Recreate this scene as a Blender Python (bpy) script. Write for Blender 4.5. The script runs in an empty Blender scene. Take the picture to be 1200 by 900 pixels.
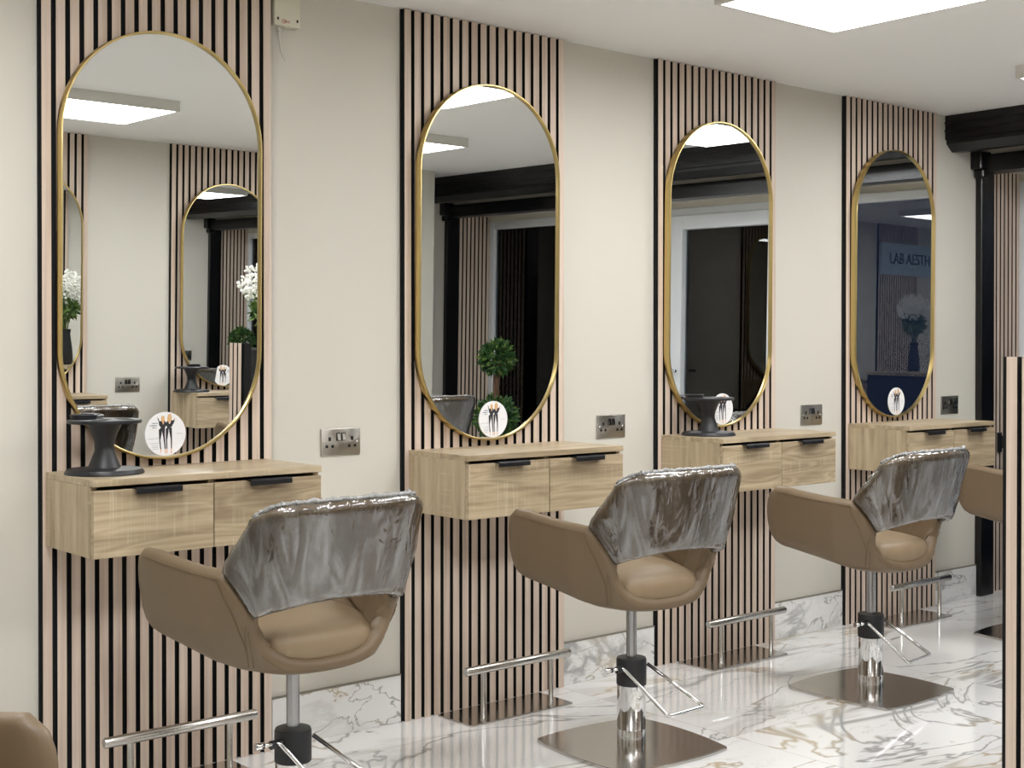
import bpy, bmesh, math, random
import numpy as np
from mathutils import Vector, Matrix
random.seed(7)
S = bpy.context.scene
COL = S.collection
PI = math.pi
H = 2.34                      # ceiling height
OPP = -3.84                   # opposite wall plane

# ------------------------------------------------------------------ helpers
def link(name, me, mats=(), parent=None):
    o = bpy.data.objects.new(name, me); COL.objects.link(o)
    if me is not None:
        for m in (mats if isinstance(mats, (list, tuple)) else [mats]):
            me.materials.append(m)
    if parent is not None: o.parent = parent
    return o
def obj(name, bm, mats, parent=None, smooth=None):
    me = bpy.data.meshes.new(name)
    bm.normal_update(); bm.to_mesh(me); bm.free()
    if smooth is not None:
        for p in me.polygons: p.use_smooth = True
        if smooth < 180: me.set_sharp_from_angle(angle=math.radians(smooth))
    return link(name, me, mats, parent)
def thing(name, label, cat, loc=(0,0,0), rz=0, group=None):
    o = link(name, None); o.location = loc; o.rotation_euler = (0,0,rz)
    return tag(o, label, cat, group)
def tag(o, label, cat, group=None):
    o['label'] = label; o['category'] = cat
    if group: o['group'] = group
    return o
def struct(o):
    o['kind'] = 'structure'; return o
def dup(root, loc, rz, label, group=None):
    r = root.copy(); COL.objects.link(r); r.location = loc; r.rotation_euler = (0,0,rz); r['label'] = label
    if group: r['group'] = group
    for ch in list(root.children):
        c = ch.copy(); COL.objects.link(c); c.parent = r
        for g in list(ch.children):
            d = g.copy(); COL.objects.link(d); d.parent = c
    return r
def BM(): return bmesh.new()
def box(bm, a, b, bev=0, seg=2, mi=0):
    x0,y0,z0 = a; x1,y1,z1 = b
    t = bmesh.new()
    v = [t.verts.new(p) for p in [(x0,y0,z0),(x1,y0,z0),(x1,y1,z0),(x0,y1,z0),(x0,y0,z1),(x1,y0,z1),(x1,y1,z1),(x0,y1,z1)]]
    for f in [(0,3,2,1),(4,5,6,7),(0,1,5,4),(1,2,6,5),(2,3,7,6),(3,0,4,7)]: t.faces.new([v[i] for i in f])
    if bev: bmesh.ops.bevel(t, geom=t.edges[:], offset=bev, segments=seg, profile=.5, affect='EDGES')
    merge(bm, t, mi); return bm
def merge(bm, t, mi=0):
    m = {}
    for v in t.verts: m[v] = bm.verts.new(v.co)
    for f in t.faces:
        try:
            n = bm.faces.new([m[v] for v in f.verts]); n.material_index = mi; n.smooth = f.smooth
        except ValueError: pass
    t.free()
def tube(bm, pts, r, n=12, closed=False, mi=0):
    pts = [Vector(p) for p in pts]; N = len(pts)
    rr = r if isinstance(r, (list, tuple)) else [r]*N
    rings = []; up = None
    for i, p in enumerate(pts):
        if closed: t = (pts[(i+1)%N]-pts[i-1]).normalized()
        else: t = (pts[min(i+1,N-1)]-pts[max(i-1,0)]).normalized()
        if up is None: up = t.orthogonal().normalized()
        else: up = (up - t*up.dot(t)).normalized()
        s = t.cross(up)
        rings.append([bm.verts.new(p + (up*math.cos(2*PI*k/n)+s*math.sin(2*PI*k/n))*rr[i]) for k in range(n)])
    for i in range(N if closed else N-1):
        a, b = rings[i], rings[(i+1)%N]
        for k in range(n):
            f = bm.faces.new([a[k], a[(k+1)%n], b[(k+1)%n], b[k]]); f.material_index = mi; f.smooth = True
    if not closed:
        bm.faces.new(rings[0][::-1]).material_index = mi; bm.faces.new(rings[-1]).material_index = mi
    return bm
def fillet(pts, r, n=6):
    pts = [Vector(p) for p in pts]; out = [pts[0]]
    for i in range(1, len(pts)-1):
        a, b, c = pts[i-1], pts[i], pts[i+1]
        d1 = (a-b).normalized(); d2 = (c-b).normalized()
        p, q = b+d1*r, b+d2*r
        for k in range(n+1):
            t = k/n; out.append(p*(1-t)**2+b*2*t*(1-t)+q*t*t)
    out.append(pts[-1]); return out
def lathe(bm, prof, n=40, c=(0,0,0), mi=0):
    rings = []
    for r, z in prof:
        if r < 1e-5: rings.append([bm.verts.new((c[0], c[1], c[2]+z))])
        else: rings.append([bm.verts.new((c[0]+r*math.cos(2*PI*k/n), c[1]+r*math.sin(2*PI*k/n), c[2]+z)) for k in range(n)])
    for a, b in zip(rings, rings[1:]):
        for k in range(n):
            if len(a) == 1 and len(b) == 1: continue
            if len(a) == 1: f = [a[0], b[(k+1)%n], b[k]][::-1]
            elif len(b) == 1: f = [a[k], a[(k+1)%n], b[0]]
            else: f = [a[k], a[(k+1)%n], b[(k+1)%n], b[k]]
            f = bm.faces.new(f); f.material_index = mi; f.smooth = True
    return bm
def prism(bm, poly, axis, a, b, mi=0):
    """extrude a 2-D polygon along an axis from a to b ('x': poly=(y,z), 'y': poly=(x,z), 'z': poly=(x,y))"""
    def P(p, t): return {'x':(t,p[0],p[1]), 'y':(p[0],t,p[1]), 'z':(p[0],p[1],t)}[axis]
    A = [bm.verts.new(P(p, a)) for p in poly]; B = [bm.verts.new(P(p, b)) for p in poly]
    n = len(poly); fs = [bm.faces.new(A), bm.faces.new(B[::-1])]
    for i in range(n): fs.append(bm.faces.new([A[i], B[i], B[(i+1)%n], A[(i+1)%n]]))
    bmesh.ops.recalc_face_normals(bm, faces=fs)
    for f in fs: f.material_index = mi
    return bm
def interp(x, xs, ys):
    return float(np.interp(x, xs, ys))
def sm(a, b, x):
    t = min(1, max(0, (x-a)/(b-a))); return t*t*(3-2*t)

# ------------------------------------------------------------------ materials
def mat(name):
    m = bpy.data.materials.new(name); m.use_nodes = True
    nt = m.node_tree; b = nt.nodes['Principled BSDF']
    return m, nt, b
def N(nt, t, **kw):
    n = nt.nodes.new(t)
    for k, v in kw.items():
        if k in n.inputs: n.inputs[k].default_value = v
        else: setattr(n, k, v)
    return n
def rgb(r, g, b):             # sRGB 0-255 to linear
    f = lambda c: (c/255/12.92 if c/255 <= .04045 else ((c/255+.055)/1.055)**2.4)
    return (f(r), f(g), f(b), 1)
def simple(name, col, rough=.5, metal=0, **kw):
    m, nt, b = mat(name)
    b.inputs['Base Color'].default_value = col; b.inputs['Roughness'].default_value = rough; b.inputs['Metallic'].default_value = metal
    for k, v in kw.items(): b.inputs[k].default_value = v
    return m
def bumped(m, scale, strength, dist=.001, detail=3):
    nt = m.node_tree; b = nt.nodes['Principled BSDF']
    tc = N(nt, 'ShaderNodeTexCoord'); n = N(nt, 'ShaderNodeTexNoise', Scale=scale, Detail=detail)
    bp = N(nt, 'ShaderNodeBump', Strength=strength, Distance=dist)
    nt.links.new(tc.outputs['Object'], n.inputs['Vector']); nt.links.new(n.outputs['Fac'], bp.inputs['Height'])
    nt.links.new(bp.outputs['Normal'], b.inputs['Normal']); return m
def ramp(nt, stops):
    r = N(nt, 'ShaderNodeValToRGB'); e = r.color_ramp.elements
    e[0].position, e[0].color = stops[0]; e[1].position, e[1].color = stops[-1]
    for p, c in stops[1:-1]:
        x = e.new(p); x.color = c
    return r
def wood(name, axis, cols, rough=.5, along=1.6, across=26, saw=False, cathedral=0.0):
    """grain running along axis; each object is shifted by its own random number"""
    m, nt, b = mat(name); L = nt.links.new
    tc = N(nt, 'ShaderNodeTexCoord'); oi = N(nt, 'ShaderNodeObjectInfo')
    off = N(nt, 'ShaderNodeVectorMath', operation='MULTIPLY_ADD')
    cmb = N(nt, 'ShaderNodeCombineXYZ')
    for k in range(3): L(oi.outputs['Random'], cmb.inputs[k])
    L(cmb.outputs[0], off.inputs[0]); off.inputs[1].default_value = (7.3, 5.1, 9.7); L(tc.outputs['Object'], off.inputs[2])
    mp = N(nt, 'ShaderNodeMapping'); sc = [across]*3; sc['xyz'.index(axis)] = along
    mp.inputs['Scale'].default_value = sc; L(off.outputs[0], mp.inputs['Vector'])
    n1 = N(nt, 'ShaderNodeTexNoise', Scale=1.0, Detail=6, Roughness=.6, Distortion=.4); L(mp.outputs[0], n1.inputs['Vector'])
    mp2 = N(nt, 'ShaderNodeMapping'); sc2 = [across*.28]*3; sc2['xyz'.index(axis)] = along*1.3
    mp2.inputs['Scale'].default_value = sc2; L(off.outputs[0], mp2.inputs['Vector'])
    n2 = N(nt, 'ShaderNodeTexNoise', Scale=1.0, Detail=2, Distortion=.6); L(mp2.outputs[0], n2.inputs['Vector'])
    fac = n1.outputs['Fac']
    if cathedral:
        mul = N(nt, 'ShaderNodeMath', operation='MULTIPLY'); mul.inputs[1].default_value = 9.0; L(n2.outputs['Fac'], mul.inputs[0])
        fr = N(nt, 'ShaderNodeMath', operation='PINGPONG'); fr.inputs[1].default_value = .5; L(mul.outputs[0], fr.inputs[0])
        mx = N(nt, 'ShaderNodeMix'); mx.inputs[0].default_value = cathedral
        L(n1.outputs['Fac'], mx.inputs[2]); L(fr.outputs[0], mx.inputs[3]); fac = mx.outputs[0]
    r = ramp(nt, [(.30, cols[0]), (.48, cols[1]), (.68, cols[2])]); L(fac, r.inputs[0])
    out = r.outputs[0]
    if saw:                    # pale saw marks across the grain, in patches
        mp3 = N(nt, 'ShaderNodeMapping'); s3 = [4]*3; s3['xyz'.index(axis)] = 130
        mp3.inputs['Scale'].default_value = s3; L(off.outputs[0], mp3.inputs['Vector'])
        n3 = N(nt, 'ShaderNodeTexNoise', Scale=1.0, Detail=1); L(mp3.outputs[0], n3.inputs['Vector'])
        r3 = ramp(nt, [(.55, (0,0,0,1)), (.75, (.35,.35,.35,1))]); L(n3.outputs['Fac'], r3.inputs[0])
        mm = N(nt, 'ShaderNodeMath', operation='MULTIPLY'); L(r3.outputs[0], mm.inputs[0])
        r4 = ramp(nt, [(.48, (0,0,0,1)), (.6, (1,1,1,1))]); L(n2.outputs['Fac'], r4.inputs[0]); L(r4.outputs[0], mm.inputs[1])
        mc = N(nt, 'ShaderNodeMix', data_type='RGBA'); L(mm.outputs[0], mc.inputs[0]); L(out, mc.inputs[6]); mc.inputs[7].default_value = cols[3]
        out = mc.outputs[2]
    L(out, b.inputs['Base Color']); b.inputs['Roughness'].default_value = rough
    bp = N(nt, 'ShaderNodeBump', Strength=.12, Distance=.001); L(n1.outputs['Fac'], bp.inputs['Height']); L(bp.outputs[0], b.inputs['Normal'])
    return m

M = {}
M['wall'] = bumped(simple('cream_paint', rgb(206,202,190), .75), 90, .08)
M['ceiling'] = bumped(simple('white_ceiling_paint', rgb(238,237,234), .8), 60, .06)
M['slat'] = wood('pale_oak_veneer', 'z', [rgb(186,165,148), rgb(206,187,170), rgb(220,203,187)], .55, 1.2, 55)
M['felt'] = bumped(simple('black_felt', rgb(13,13,13), .95), 900, .3)
oak = [rgb(150,132,105), rgb(182,164,134), rgb(203,187,158), rgb(222,209,184)]
M['oak_front'] = wood('sonoma_oak_front', 'x', oak, .45, 1.1, 42, True, .28)
M['oak_top'] = wood('sonoma_oak_top', 'x', oak, .35, 1.6, 26, True, .15)
M['oak_side'] = wood('sonoma_oak_side', 'z', oak, .5, 1.6, 26, True, .1)
M['leather'] = bumped(simple('taupe_leather', rgb(112,94,71), .45, 0, **{'Specular IOR Level':.45}), 700, .12, .0006)
M['seat_leather'] = bumped(simple('light_taupe_leather', rgb(142,122,95), .5), 700, .12, .0006)
M['thread'] = simple('seam_thread', rgb(112,94,66), .7)
M['brass'] = bumped(simple('brushed_brass', rgb(204,182,124), .28, 1), 250, .05)
M['chrome'] = simple('chrome', (.72,.72,.72,1), .06, 1)
M['pole_steel'] = simple('satin_steel', (.38,.38,.385,1), .22, 1)
M['black_plastic'] = bumped(simple('black_plastic', rgb(30,31,34), .42), 400, .1)
M['black_metal'] = simple('black_anodised_metal', rgb(34,35,38), .38, .4)
M['black_gloss'] = bumped(simple('black_gloss_paint', rgb(7,7,9), .3), 45, .25, .003)
M['white_metal'] = simple('white_coated_metal', rgb(214,212,204), .4)
M['upvc'] = simple('white_upvc', rgb(226,229,232), .3)
M['mirror'] = simple('mirror_silver', (.86,.875,.87,1), 0.0, 1)
M['dark_slot'] = simple('socket_slot_black', rgb(8,8,8), .5)
M['card'] = simple('white_card', rgb(238,238,240), .45)
M['ink'] = simple('black_ink', rgb(38,38,44), .5)
M['grey_ink'] = simple('grey_ink', rgb(150,150,158), .5)
M['blond'] = simple('blond_ink', rgb(222,180,112), .5)
M['skin'] = simple('skin_ink', rgb(226,184,152), .5)
M['red_ink'] = simple('red_ink', rgb(196,70,66), .5)
M['box_plastic'] = simple('ivory_plastic', rgb(215,211,190), .45)
M['cable'] = simple('white_cable', rgb(205,202,190), .5)
M['leaf'] = simple('leaf_green', rgb(46,82,38), .5)
M['leaf2'] = simple('leaf_light_green', rgb(92,120,52), .5)
M['bark'] = bumped(simple('bark', rgb(92,68,48), .8), 60, .5, .004)
M['petal'] = simple('white_petal', rgb(240,240,232), .6)
M['pot'] = simple('dark_pot', rgb(40,40,42), .5)
M['soil'] = bumped(simple('soil', rgb(48,36,28), .9), 80, .6, .004)
M['letters'] = simple('sign_lettering', rgb(40,44,50), .4)
M['sign'] = simple('pale_blue_sign_face', rgb(176,200,214), .4)
M['grout'] = simple('skirting_edge_trim', rgb(128,124,112), .5)

def steel(name, col, rough, aniso, axis='Z'):
    m, nt, b = mat(name); L = nt.links.new
    b.inputs['Base Color'].default_value = col; b.inputs['Metallic'].default_value = 1; b.inputs['Roughness'].default_value = rough
    b.inputs['Anisotropic'].default_value = aniso
    tg = N(nt, 'ShaderNodeTangent', direction_type='RADIAL', axis=axis); L(tg.outputs[0], b.inputs['Tangent'])
    return m
M['plate_steel'] = steel('brushed_base_steel', (.55,.525,.49,1), .17, .25)
M['bar_steel'] = simple('brushed_bar_steel', (.58,.565,.53,1), .24, 1)
M['socket'] = steel('radial_brushed_nickel', (.50,.475,.43,1), .30, .85, 'Y')

def plastic():
    m = bpy.data.materials.new('clear_plastic_film'); m.use_nodes = True; nt = m.node_tree; nt.nodes.clear(); L = nt.links.new
    out = N(nt, 'ShaderNodeOutputMaterial'); mx = N(nt, 'ShaderNodeMixShader')
    tr = N(nt, 'ShaderNodeBsdfTransparent'); tr.inputs[0].default_value = (.93,.935,.93,1)
    gl = N(nt, 'ShaderNodeBsdfGlossy'); gl.inputs['Roughness'].default_value = .07; gl.inputs['Color'].default_value = (.95,.96,.97,1)
    tc = N(nt, 'ShaderNodeTexCoord')
    mp = N(nt, 'ShaderNodeMapping'); mp.inputs['Scale'].default_value = (26, 26, 5); mp.inputs['Rotation'].default_value = (0, .35, 0)
    n1 = N(nt, 'ShaderNodeTexNoise', Scale=1.0, Detail=3, Distortion=1.2)
    L(tc.outputs['Object'], mp.inputs[0]); L(mp.outputs[0], n1.inputs['Vector'])
    bp = N(nt, 'ShaderNodeBump', Strength=.5, Distance=.012); L(n1.outputs['Fac'], bp.inputs['Height'])
    L(bp.outputs[0], gl.inputs['Normal'])
    mp2 = N(nt, 'ShaderNodeMapping'); mp2.inputs['Scale'].default_value = (16, 16, 3.2); mp2.inputs['Rotation'].default_value = (0, -.5, .2)
    n2 = N(nt, 'ShaderNodeTexNoise', Scale=1.0, Detail=4, Distortion=1.6); L(tc.outputs['Object'], mp2.inputs[0]); L(mp2.outputs[0], n2.inputs['Vector'])
    cr = ramp(nt, [(.42, (.04,.04,.04,1)), (.56, (.12,.12,.12,1)), (.74, (.21,.21,.21,1))]); L(n2.outputs['Fac'], cr.inputs[0])
    fr = N(nt, 'ShaderNodeFresnel', IOR=1.5); L(bp.outputs[0], fr.inputs['Normal'])
    ma = N(nt, 'ShaderNodeMath', operation='MULTIPLY_ADD', use_clamp=True); ma.inputs[1].default_value = 1.3; L(cr.outputs[0], ma.inputs[2])
    L(fr.outputs[0], ma.inputs[0]); L(ma.outputs[0], mx.inputs[0]); L(tr.outputs[0], mx.inputs[1]); L(gl.outputs[0], mx.inputs[2])
    L(mx.outputs[0], out.inputs[0]); return m
M['film'] = plastic()
M['film_edge'] = simple('gathered_plastic_edge', rgb(205,205,203), .18, 0, **{'Transmission Weight':.55})

def glass():
    m = bpy.data.materials.new('window_glass'); m.use_nodes = True; nt = m.node_tree; nt.nodes.clear(); L = nt.links.new
    out = N(nt, 'ShaderNodeOutputMaterial'); mx = N(nt, 'ShaderNodeMixShader'); tr = N(nt, 'ShaderNodeBsdfTransparent')
    tr.inputs[0].default_value = (.8,.84,.88,1)
    gl = N(nt, 'ShaderNodeBsdfGlossy'); gl.inputs['Roughness'].default_value = 0.0; fr = N(nt, 'ShaderNodeFresnel', IOR=1.6)
    L(fr.outputs[0], mx.inputs[0]); L(tr.outputs[0], mx.inputs[1]); L(gl.outputs[0], mx.inputs[2]); L(mx.outputs[0], out.inputs[0]); return m
M['glass'] = glass()

def emit(name, strength, col=(1,1,1,1)):
    m, nt, b = mat(name); b.inputs['Base Color'].default_value = (.9,.9,.9,1)
    b.inputs['Emission Color'].default_value = col; b.inputs['Emission Strength'].default_value = strength; return m
M['diffuser'] = emit('lit_diffuser', 9.0, (.98, .982, 1.0, 1))

def marble(name, tiles=True, scale=1.0):
    m, nt, b = mat(name); L = nt.links.new
    tc = N(nt, 'ShaderNodeTexCoord'); vec = tc.outputs['Object']
    def math_(op, a=None, bb=None, c=None):
        n = N(nt, 'ShaderNodeMath', operation=op)
        for i, v in enumerate((a, bb, c)):
            if v is None: continue
            if isinstance(v, (int, float)): n.inputs[i].default_value = v
            else: L(v, n.inputs[i])
        return n.outputs[0]
    joint = None
    if tiles:
        sp = N(nt, 'ShaderNodeSeparateXYZ'); L(vec, sp.inputs[0])
        ax = math_('MULTIPLY_ADD', sp.outputs[0], 1/1.2, 10.25); ay = math_('MULTIPLY_ADD', sp.outputs[1], 1/.6, 10.383)
        fx = math_('FLOOR', ax); fy = math_('FLOOR', ay)
        jx = math_('LESS_THAN', math_('PINGPONG', ax, .5), .0013); jy = math_('LESS_THAN', math_('PINGPONG', ay, .5), .0026)
        joint = math_('MAXIMUM', jx, jy)
        cb = N(nt, 'ShaderNodeCombineXYZ'); L(fx, cb.inputs[0]); L(fy, cb.inputs[1]); L(math_('ADD', fx, fy), cb.inputs[2])
        va = N(nt, 'ShaderNodeVectorMath', operation='MULTIPLY_ADD'); L(cb.outputs[0], va.inputs[0]); va.inputs[1].default_value = (3.17, 5.71, 2.39); L(vec, va.inputs[2])
        vec = va.outputs[0]
    else:
        oi = N(nt, 'ShaderNodeObjectInfo'); cb = N(nt, 'ShaderNodeCombineXYZ'); L(oi.outputs['Random'], cb.inputs[1])
        va = N(nt, 'ShaderNodeVectorMath', operation='MULTIPLY_ADD'); L(cb.outputs[0], va.inputs[0]); va.inputs[1].default_value = (0, 9, 0); L(vec, va.inputs[2]); vec = va.outputs[0]
    mp = N(nt, 'ShaderNodeMapping'); mp.inputs['Rotation'].default_value = (0, 0, .6); mp.inputs['Scale'].default_value = (scale*.8, scale*1.9, scale*1.3)
    L(vec, mp.inputs[0])
    def vein(sc, w, dist, det=5):
        n = N(nt, 'ShaderNodeTexNoise', Scale=sc, Detail=det, Roughness=.55, Distortion=dist); L(mp.outputs[0], n.inputs['Vector'])
        a = math_('ABSOLUTE', math_('SUBTRACT', n.outputs['Fac'], .5))
        mr = N(nt, 'ShaderNodeMapRange'); mr.interpolation_type = 'SMOOTHSTEP'
        L(a, mr.inputs['Value']); mr.inputs['From Min'].default_value = 0; mr.inputs['From Max'].default_value = w
        mr.inputs['To Min'].default_value = 1; mr.inputs['To Max'].default_value = 0
        return mr.outputs[0]
    big = N(nt, 'ShaderNodeTexNoise', Scale=1.1, Detail=2); L(mp.outputs[0], big.inputs['Vector'])
    mask = N(nt, 'ShaderNodeMapRange'); L(big.outputs['Fac'], mask.inputs['Value']); mask.inputs['From Min'].default_value = .42; mask.inputs['From Max'].default_value = .62
    v1 = math_('MULTIPLY', vein(1.05, .013, .8), .8)
    v2 = math_('MULTIPLY', math_('MULTIPLY', vein(.8, .042, .7, 7), mask.outputs[0]), .7)
    v3 = math_('MULTIPLY', math_('MULTIPLY', vein(2.2, .010, .7), mask.outputs[0]), .5)
    tot = math_('MINIMUM', math_('MAXIMUM', math_('MAXIMUM', v1, v2), v3), 1.0)
    gold = N(nt, 'ShaderNodeTexNoise', Scale=1.7, Detail=1); L(mp.outputs[0], gold.inputs['Vector'])
    gr = ramp(nt, [(.45, rgb(142,142,140)), (.62, rgb(176,156,116))]); L(gold.outputs['Fac'], gr.inputs[0])
    mx = N(nt, 'ShaderNodeMix', data_type='RGBA'); L(tot, mx.inputs[0]); mx.inputs[6].default_value = rgb(236,236,234); L(gr.outputs[0], mx.inputs[7])
    out = mx.outputs[2]
    if joint is not None:
        m2 = N(nt, 'ShaderNodeMix', data_type='RGBA'); L(math_('MULTIPLY', joint, .55), m2.inputs[0]); L(out, m2.inputs[6]); m2.inputs[7].default_value = rgb(150,148,142); out = m2.outputs[2]
    L(out, b.inputs['Base Color']); b.inputs['Roughness'].default_value = .05; b.inputs['Coat Weight'].default_value = .4; b.inputs['Coat Roughness'].default_value = .02
    b.inputs['Specular IOR Level'].default_value = 1.0
    return m
M['marble'] = marble('polished_marble_tile')
M['marble_skirt'] = marble('marble_skirting_tile', False, 2.8)

# ------------------------------------------------------------------ room shell
def sbox(name, a, b, m): return struct(obj(name, box(BM(), a, b), m))
XL, XW = -1.6, 6.5
sbox('floor', (XL-.1, -4.6, -.1), (8.5, .2, 0), M['marble'])
sbox('ceiling', (XL-.1, -4.6, H), (6.16, .2, H+.1), M['ceiling'])
bm = BM(); box(bm, (XL, 0, 0), (6.2, .12, H)); box(bm, (6.2, .022, 0), (6.62, .12, H)); struct(obj('wall_back', bm, M['wall']))
bm = BM(); box(bm, (XL, OPP-.9, 0), (5.55, OPP, H)); box(bm, (5.55, OPP-.9, 0), (6.62, -4.422, H)); struct(obj('wall_front', bm, M['wall']))
sbox('wall_left', (XL-.1, -4.6, 0), (XL, .12, H), M['wall'])
# shopfront: wall above the lintel, soffit of the recess and head above the windows
bm = BM(); box(bm, (6.12, -4.422, 2.172), (6.2, 0.0, H)); box(bm, (6.2, -4.422, 2.118), (6.62, .022, 2.19))
box(bm, (XW, -4.422, 2.08), (XW+.1, .022, 2.118)); struct(obj('wall_right', bm, M['wall']))
# black painted bulkhead, lintel and posts
bm = BM(); prism(bm, [(5.81,H),(5.81,2.225),(5.822,2.222),(5.822,2.205),(5.868,2.170),(5.955,2.176),(5.955,H)], 'y', -4.42, -.001)
for z in (2.30, 2.262): box(bm, (5.803, -4.42, z), (5.812, -.001, z+.008))
struct(obj('trim_1', bm, M['black_gloss']))
sbox('trim_2', (6.075, -4.42, 2.088), (6.2, -.03, 2.172), M['black_gloss'])
def post(name, y0, sgn):
    bm = BM()
    lo, hi = sorted((y0, y0+sgn*.035)); box(bm, (6.08, lo, 0), (6.2, hi, 2.19), .004, 1)
    lo, hi = sorted((y0, y0+sgn*.06)); box(bm, (6.03, lo, 2.10), (6.14, hi, 2.19), .006, 1)
    box(bm, (6.05, lo, 2.06), (6.12, hi-.01 if sgn<0 else hi, 2.10), .006, 1)
    return struct(obj(name, bm, M['black_gloss']))
post('trim_3', 0.0, -1); post('trim_4', -4.42, 1)
# windows and door of the shopfront
WYAW = -1.4
def window(name, y0, y1, z0, z1, fw=.06):
    bm = BM()
    for a, b in [((XW, y0, z0), (XW+.06, y0+fw, z1)), ((XW, y1-fw, z0), (XW+.06, y1, z1)), ((XW, y0+fw, z1-fw), (XW+.06, y1-fw, z1)), ((XW, y0+fw, z0), (XW+.06, y1-fw, z0+fw+.04))]:
        box(bm, a, b, .006, 2)
    root = struct(obj(name, bm, M['upvc'])); 
    obj('pane', box(BM(), (XW+.028, y0+fw-.005, z0+fw+.035), (XW+.032, y1-fw+.005, z1-fw+.005)), M['glass'], root)
    return root
w1 = window('window_1', -1.44, .018, .0, 2.08, .05)
w1.location = (XW-XW*math.cos(math.radians(WYAW)), -XW*math.sin(math.radians(WYAW)), 0); w1.rotation_euler = (0,0,math.radians(WYAW))
window('window_2', -4.418, -2.72, .0, 2.08, .06)
d = window('door_1', -2.72, -1.44, .0, 2.08, .05)
bm = BM()
for a, b in [((XW-.015, -2.66, .02), (XW+.04, -2.43, 2.03)), ((XW-.015, -1.73, .02), (XW+.04, -1.50, 2.03)), ((XW-.015, -2.43, 1.94), (XW+.04, -1.73, 2.03)), ((XW-.015, -2.43, .02), (XW+.04, -1.73, .3))]:
    box(bm, a, b, .006, 2)
lf = obj('door_leaf', bm, M['upvc'], d)
bm = BM(); box(bm, (XW-.026, -2.565, .9), (XW-.014, -2.535, 1.12), .004)
tube(bm, fillet([(XW-.02,-2.55,1.03),(XW-.065,-2.55,1.03),(XW-.065,-2.42,1.03)], .02), .009)
obj('handle', bm, M['pole_steel'], lf)

# ------------------------------------------------------------------ slatted panels
W = .72
def slat_panel(name, label, n, height, loc, rz=0, lead=.005, group=None, pitch=.04, sw=.0255):
    t = thing(name, label, 'wall panel', loc, rz, group); w = lead+(n-1)*pitch+sw+.0045
    obj('felt_backing', box(BM(), (-w/2, -.010, 0.0), (w/2, -.0005, height)), M['felt'], t)
    bm = BM()
    for k in range(n):
        x = -w/2+lead+k*pitch; box(bm, (x, -.0205, 0.0), (x+sw, -.010, height), 0, 1, 1); box(bm, (x, -.022, 0.0), (x+sw, -.0205, height))
    obj('slats', bm, [M['slat'], M['felt']], t); return t
PX = [1.396, 2.600, 3.796, 4.991]; PC = [x+W/2 for x in PX]
ordn = ['biggest, leftmost mirror', 'second mirror from the left', 'third mirror from the left', 'smallest, rightmost mirror']
p0 = slat_panel('slat_panel', 'pale oak slatted wall panel on black felt behind the '+ordn[0], 18, H-.002, (PC[0],0,0), 0, group='slatted wall panels')
for i in (1,2,3): dup(p0, (PC[i],0,0), 0, 'pale oak slatted wall panel on black felt behind the '+ordn[i])
OC = [2.757, 3.97, 1.55]
onm = ['left edge of the biggest mirror, reflected there', 'right half of the biggest mirror, reflected there', 'opposite wall beside the shopfront, seen only in reflection']
for i in range(3): dup(p0, (OC[i],OPP,0), PI, 'oak slatted panel opposite, '+['reflected at the left edge of the biggest mirror','reflected in the right half of the biggest mirror','under the pale blue name board'][i])
rp = slat_panel('slat_panel', 'slatted panel lining the near side of the shopfront recess, beyond the black post', 8, 2.116, (6.352,.022,0), 0, .005, None, .0375, .0242)
slat_panel('slat_panel', 'slatted panel on the far side of the recess, reflected in the second mirror', 8, 2.116, (6.352,-4.422,0), PI, .005, None, .0375, .0242)
# skirting tiles between the panels
ends = [(XL, PX[0])]+[(PX[i]+W, PX[i+1]) for i in range(3)]+[(PX[3]+W, 6.08)]
for i, (a, b) in enumerate(ends):
    bm = BM(); box(bm, (a+.001, -.011, 0), (b-.001, -.0005, .153), .001, 1); bm2 = BM(); box(bm2, (a+.001, -.0125, .153), (b-.001, -.0005, .157)); merge(bm, bm2, 1)
    struct(obj('baseboard_back_%d' % (i+1), bm, [M['marble_skirt'], M['grout']]))
oe = [(XL, OC[2]-W/2), (OC[2]+W/2, OC[0]-W/2), (OC[0]+W/2, OC[1]-W/2), (OC[1]+W/2, 5.55)]
for i, (a, b) in enumerate(oe): struct(obj('baseboard_front_%d' % (i+1), box(BM(), (a+.001, OPP+.0005, 0), (b-.001, OPP+.012, .155)), M['marble_skirt']))

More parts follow.
